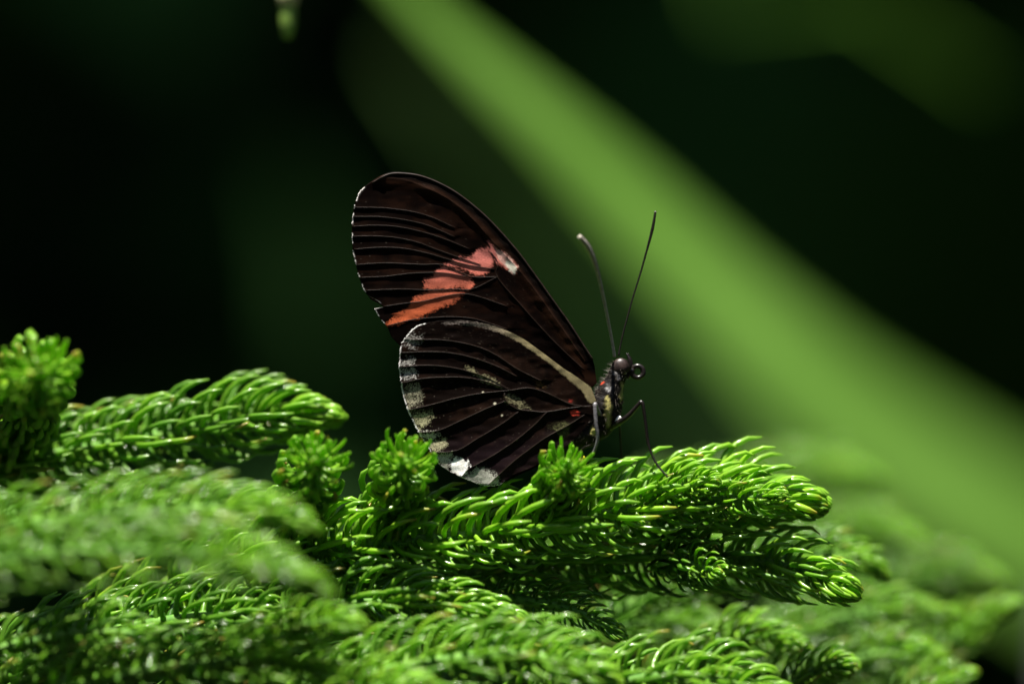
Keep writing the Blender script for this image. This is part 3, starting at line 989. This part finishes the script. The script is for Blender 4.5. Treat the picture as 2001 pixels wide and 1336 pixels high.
def wing(name, parts, basep, pattern, d_fun, step, nr, seed, fringe, thick=0.10, sign=1.0):
    """A wing as a fan of strips from its root; pattern gives colours and relief in picture pixels."""
    rg = np.random.default_rng(seed)
    ol = outline(parts, step)
    nb = len(ol)
    # ragged scale fringe on the margin
    dirs = ol - basep
    rad = np.hypot(dirs[:, 0], dirs[:, 1])
    rag = 1 + (fringe[0](ol[:, 0], ol[:, 1]) * (rg.random(nb) - 0.35) * 2.2) / rad
    s = np.linspace(0.0, 1, nr + 1) ** 0.85
    s[0] = 0.0005
    X = basep[0] + dirs[:, 0][:, None] * s[None] * (1 + (rag[:, None] - 1) * (s[None] > 0.995))
    Y = basep[1] + dirs[:, 1][:, None] * s[None] * (1 + (rag[:, None] - 1) * (s[None] > 0.995))
    x, y = X.ravel(), Y.ravel()
    c, h, vd = pattern(x, y, rg)
    # pale fringe
    edge = (rad[:, None] * (1 - s[None])).ravel()
    fw = np.repeat(fringe[0](ol[:, 0], ol[:, 1]), nr + 1)
    fm = sstep(2.5, 0.7, edge) * np.clip(fw, 0, 1) * (vnoise(x / 3.5, y / 3.5, seed + 3) > 0.30)
    c = lerp(c, fringe[1], fm)
    r = np.hypot(x - basep[0], y - basep[1])
    d = d_fun(x, y) - sign * h * K * sstep(10, 60, r)
    kk = K * MM
    front = np.stack([(x - 1000.5) * kk, d * MM, -(y - 668) * kk], 1)
    back = front + np.array([0, sign * thick * MM, 0])
    n = nr + 1
    i, j = np.meshgrid(np.arange(nb - 1), np.arange(nr), indexing='ij')
    a = (i * n + j).ravel()
    f1 = np.stack([a, a + 1, a + n + 1, a + n], 1)
    off = len(front)
    f2 = np.stack([a + off, a + n + off, a + n + 1 + off, a + 1 + off], 1)
    e = np.arange(nb - 1) * n + nr
    f3 = np.stack([e, e + off, e + n + off, e + n], 1)
    me = mesh_np(name, np.vstack([front, back]), np.vstack([f1, f2, f3]), M_WING)
    add_attr(me, 'pattern', 'FLOAT_COLOR', np.vstack([c, c]))
    return link(name, me, bf, BF)


def fw_d(x, y):
    r = np.hypot(x - 1166, y - 748) / 600.0
    return -0.75 - 0.9 * r + 0.5 * r ** 3


def hw_d(x, y):
    r = np.hypot(x - 1166, y - 786) / 400.0
    return -1.35 - 1.0 * r + 0.2 * r ** 2


fr_fw = (lambda x, y: np.where((x < 752) & (y > 345), 1.0, 0.0) * (vnoise(x / 7, y / 9, 80) > 0.42), (0.62, 0.60, 0.56))
fr_hw = (lambda x, y: np.where((x < 835) & (y > 632), 1.2, np.where((y > 850) & (x < 985), 0.8, 0.0)), (0.66, 0.65, 0.62))
fw_o = wing('forewing', [FW_OUT, FW_OUT2, FW_OUT3], FW_BASE, fw_pattern, fw_d, 1.7, 230, 1, fr_fw)
fw_o['label'] = 'near forewing with a red band and a torn notch'
hw_o = wing('hindwing', [HW_OUT], HW_BASE, hw_pattern, hw_d, 1.6, 210, 2, fr_hw)
hw_o['label'] = 'near hindwing with cream stripe and white patches along its margin'


def shift(parts, ang, sc_, basep, dx=0.0, dy=0.0):
    ca, sa = math.cos(ang), math.sin(ang)
    return [[(basep[0] + dx + sc_ * (ca * (x - basep[0]) - sa * (y - basep[1])), basep[1] + dy + sc_ * (sa * (x - basep[0]) + ca * (y - basep[1]))) for x, y in p] for p in parts]


nofr = (lambda x, y: np.zeros_like(x), (0.6, 0.6, 0.6))
wing('forewing', shift([FW_OUT, FW_OUT2, FW_OUT3], -0.012, 0.985, FW_BASE), FW_BASE, fw_pattern, lambda x, y: -fw_d(x, y) + 0.3, 5.0, 80, 3, nofr, sign=-1.0)
wing('hindwing', shift([HW_OUT], -0.035, 0.985, HW_BASE), HW_BASE, hw_pattern, lambda x, y: -hw_d(x, y) + 0.3, 5.0, 70, 4, nofr, sign=-1.0)


def add_vein(parent, pts, hf, df, r):
    c, ln = catmull(pts, max(8, int(sum(math.dist(a, b) for a, b in zip(pts[:-1], pts[1:])) / 6)))
    x, y = c[:, 0], c[:, 1]
    h = hf(x, y)[0]
    d = df(x, y) - h * K - 0.015
    w = np.stack([(x - 1000.5) * K * MM, d * MM, -(y - 668) * K * MM], 1)
    v, f = tube(w, np.full(len(w), r * MM), 5, cap=True)
    link('vein', mesh_np('vein', v, f, M_VEIN), parent)


for vn in FW_VEINS[1:]:
    add_vein(fw_o, vn, fw_height, fw_d, 0.028)
for vn in HW_VEINS:
    add_vein(hw_o, vn, hw_height, hw_d, 0.030)
# costal rib of the forewing
cst = [(x + 2.0, y + 3.0) for x, y in FW_OUT[1:16]]
add_vein(fw_o, cst, fw_height, fw_d, 0.13)

# body: head, thorax and abdomen in one skin
spine = [(940, 882, 0), (1000, 876, 0), (1060, 866, 0), (1110, 858, 0), (1150, 848, 0), (1174, 830, 0), (1184, 800, 0), (1192, 768, 0), (1203, 742, 0), (1209, 728, 0), (1216, 712, 0), (1220, 701, 0)]
radp = [3, 13, 17, 18, 20, 25, 31, 27, 17, 20, 16, 4]
c, _ = catmull([P(*p) for p in spine], 110)
pr = np.asarray([tuple(P(*p)) for p in spine])
sl = np.r_[0, np.cumsum(np.linalg.norm(np.diff(pr, axis=0), axis=1))]
rr = np.interp(np.linspace(0, sl[-1], 111), sl, radp)
rr = np.convolve(np.pad(rr, 3, mode='edge'), np.ones(7) / 7, 'valid') * K * MM
v, f = tube(c, rr, 40)
cen = np.vstack([np.repeat(c, 40, axis=0), c[:1], c[-1:]])
px_, py_ = v[:, 0] / (K * MM) + 1000.5, -v[:, 2] / (K * MM) + 668
nz = vnoise(px_ / 5 + v[:, 1] * 4000, py_ / 5, 90) - 0.5
v = v + (v - cen) * (0.16 * nz[:, None])
bc = np.tile(np.array([0.004, 0.003, 0.0026]), (len(v), 1))
bc = lerp(bc, (0.014, 0.010, 0.008), sstep(0.5, 0.9, vnoise(px_ / 4, py_ / 4, 91)) * 0.8)
front = v[:, 1] < 0.0002


def bpatch(poly, colr, soft=3.0, dens=1.0):
    global bc
    m = poly_mask(px_, py_, poly, soft, 95, 4.0) * dens * front
    bc = lerp(bc, colr, m)


bpatch([(1183, 770), (1189, 772), (1194, 795), (1192, 830), (1186, 836), (1182, 815), (1184, 790)], (0.34, 0.30, 0.10))
bpatch([(1213, 748), (1220, 752), (1218, 775), (1213, 785), (1213, 765)], (0.28, 0.26, 0.08))
bpatch([(1156, 832), (1163, 836), (1163, 850), (1155, 848)], (0.32, 0.30, 0.09))
bpatch([(1172, 738), (1175, 736), (1179, 747), (1175, 751)], (0.30, 0.035, 0.015), 1.5)
bpatch([(1186, 758), (1192, 756), (1194, 764), (1188, 767)], (0.35, 0.34, 0.33), 2.0)
bpatch([(1195, 722), (1200, 720), (1213, 738), (1208, 742)], (0.16, 0.15, 0.15), 2.0)
me = mesh_np('body', v, f, M_BODY)
add_attr(me, 'pattern', 'FLOAT_COLOR', bc)
body = link('body', me, bf, BF)

# fuzz on the body
rgf = np.random.default_rng(77)
fv, ff = [], []
for _ in range(1300):
    i = int(rgf.integers(34, 108))
    a = rgf.random() * 2 * math.pi
    t_, n_, b_ = frames(c[max(0, i - 1):i + 2])
    dr = math.cos(a) * n_[1] + math.sin(a) * b_[1]
    p0 = c[i] + dr * rr[i] * 0.95
    dirn = dr + t_[1] * rgf.normal() * 0.35 + rgf.normal(size=3) * 0.3 + np.array([-0.2, 0, -0.15])
    dirn /= np.linalg.norm(dirn)
    ln = rgf.uniform(0.3, 1.05) * MM
    e1 = np.cross(dirn, [0.3, 0.5, 0.8])
    e1 /= np.linalg.norm(e1)
    e2 = np.cross(dirn, e1)
    w = 0.022 * MM
    k = len(fv)
    fv += [p0 + e1 * w, p0 + (-0.5 * e1 + 0.87 * e2) * w, p0 + (-0.5 * e1 - 0.87 * e2) * w, p0 + dirn * ln]
    ff += [(k, k + 1, k + 3), (k + 1, k + 2, k + 3), (k + 2, k, k + 3)]
o = link('fuzz', mesh_np('fuzz', np.array(fv), ff, M_FUZZ, smooth=False), bf, BF)
o['kind'] = 'stuff'


def ellipsoid(centre, r, nu=24, nv=16, rot=None):
    u = np.linspace(0, 2 * np.pi, nu, endpoint=False)
    w = np.linspace(0.02, np.pi - 0.02, nv)
    U, W = np.meshgrid(u, w)
    v = np.stack([np.sin(W) * np.cos(U) * r[0], np.sin(W) * np.sin(U) * r[1], np.cos(W) * r[2]], -1).reshape(-1, 3)
    if rot is not None:
        v = v @ np.array(Matrix.Rotation(rot, 3, 'Y')).T
    f = []
    for i in range(nv - 1):
        for j in range(nu):
            k = (j + 1) % nu
            f.append((i * nu + j, (i + 1) * nu + j, (i + 1) * nu + k, i * nu + k))
    return v + np.array(centre), f


# eyes
for d in (-0.62, 0.62):
    v, f = ellipsoid(P(1212, 718, d), (1.05 * MM, 0.66 * MM, 1.15 * MM), rot=0.3)
    link('eye', mesh_np('eye', v, f, M_EYE), bf, BF)


def limb_part(name, pts, radii, mat, sides=9, bumps=0.0, n=None):
    n = n or 6 * len(pts)
    c, _ = catmull([P(*p) for p in pts], n)
    p = np.asarray([tuple(P(*q)) for q in pts])
    s = np.r_[0, np.cumsum(np.linalg.norm(np.diff(p, axis=0), axis=1))]
    r = np.interp(np.linspace(0, s[-1], n + 1), s, radii) * K * MM
    if bumps:
        r = r * (1 + bumps * np.sin(np.arange(n + 1) * 2.4) + bumps * 0.6 * (np.random.default_rng(3).random(n + 1) - 0.5))
    v, f = tube(c, r, sides)
    return link(name, mesh_np(name, v, f, mat), bf, BF)


# palps, proboscis coil
limb_part('palp', [(1222, 728, -0.5), (1231, 716, -0.6), (1230, 702, -0.6), (1224, 690, -0.5)], [2.5, 4.0, 3.2, 0.8], M_CHITIN)
limb_part('palp', [(1222, 728, 0.5), (1233, 716, 0.6), (1232, 702, 0.6), (1227, 690, 0.5)], [2.5, 4.0, 3.2, 0.8], M_CHITIN)
sp = [(1226, 737, 0)]
for k in range(34):
    a = math.radians(165 + 20 * k)
    rad = 11.0 + (0.6 if k < 10 else 0)
    sp.append((1246 + rad * math.cos(a), 726 - rad * 1.02 * math.sin(a), -0.30 + 0.018 * k))
limb_part('proboscis', sp, np.linspace(5.2, 4.6, len(sp)), M_CHITIN, 10, n=140)

# antennae
a1 = limb_part('antenna', [(1201, 697, -0.4), (1197, 672, -0.8), (1191, 640, -1.5), (1181, 590, -3.0), (1169, 537, -5.0), (1158, 502, -6.5), (1146, 479, -7.5), (1132, 462, -8.5)],
               [3.2, 3.0, 3.2, 3.5, 3.9, 4.8, 5.8, 4.4], M_GREYANT, 9, 0.05, 90)
a1['label'] = 'grey near antenna with clubbed tip'
a2 = limb_part('antenna', [(1209, 695, 0.4), (1213, 672, 0.6), (1222, 635, 0.8), (1236, 585, 1.2), (1252, 533, 1.6), (1264, 490, 1.8), (1275, 448, 2.0), (1281, 413, 2.2)],
               [2.0, 1.6, 1.6, 1.7, 1.8, 2.1, 3.2, 2.2], M_CHITIN, 9, 0.08, 90)
a2['label'] = 'black far antenna'

# legs
lg = limb_part('leg', [(1176, 815, -1.2), (1168, 800, -2.2), (1163, 789, -3.0), (1163, 800, -3.2), (1165, 830, -3.3), (1168, 855, -3.2), (1163, 876, -3.0), (1155, 892, -2.6), (1147, 902, -2.3)],
               [3.5, 3.8, 4.0, 3.9, 3.6, 3.4, 2.6, 2.6, 2.0], M_GREYLEG, 10, 0.06, 90)
lg['label'] = 'grey scaled near leg'
limb_part('leg', [(1190, 836, -0.6), (1205, 828, -1.2), (1228, 812, -1.8), (1247, 791, -2.2), (1253, 785, -2.3), (1257, 795, -2.4), (1262, 830, -2.4), (1266, 864, -2.4), (1274, 888, -2.6), (1286, 910, -3.0), (1305, 932, -3.6)],
          [5.6, 6.0, 5.2, 4.0, 4.2, 3.4, 3.1, 3.4, 2.3, 2.2, 2.0], M_CHITIN, 10, 0.05, 110)
limb_part('leg', [(1196, 830, 1.4), (1206, 826, 2.6), (1211, 835, 3.4), (1213, 865, 3.8), (1216, 905, 4.0)], [3.5, 3.0, 2.4, 2.2, 1.8], M_CHITIN, 8, 0.05, 50)
limb_part('leg', [(1172, 852, 1.2), (1158, 868, 1.8), (1142, 874, 2.0), (1135, 884, 2.0), (1138, 897, 1.6), (1150, 905, 1.0)], [4.0, 3.0, 2.4, 2.0, 1.8, 1.5], M_CHITIN, 8, 0.05, 50)
v, f = ellipsoid(P(1208, 820, -1.0), (0.36 * MM, 0.3 * MM, 0.55 * MM), 14, 10, 0.5)
link('pale_tuft', mesh_np('pale_tuft', v, f, M_PALE), bf, BF)
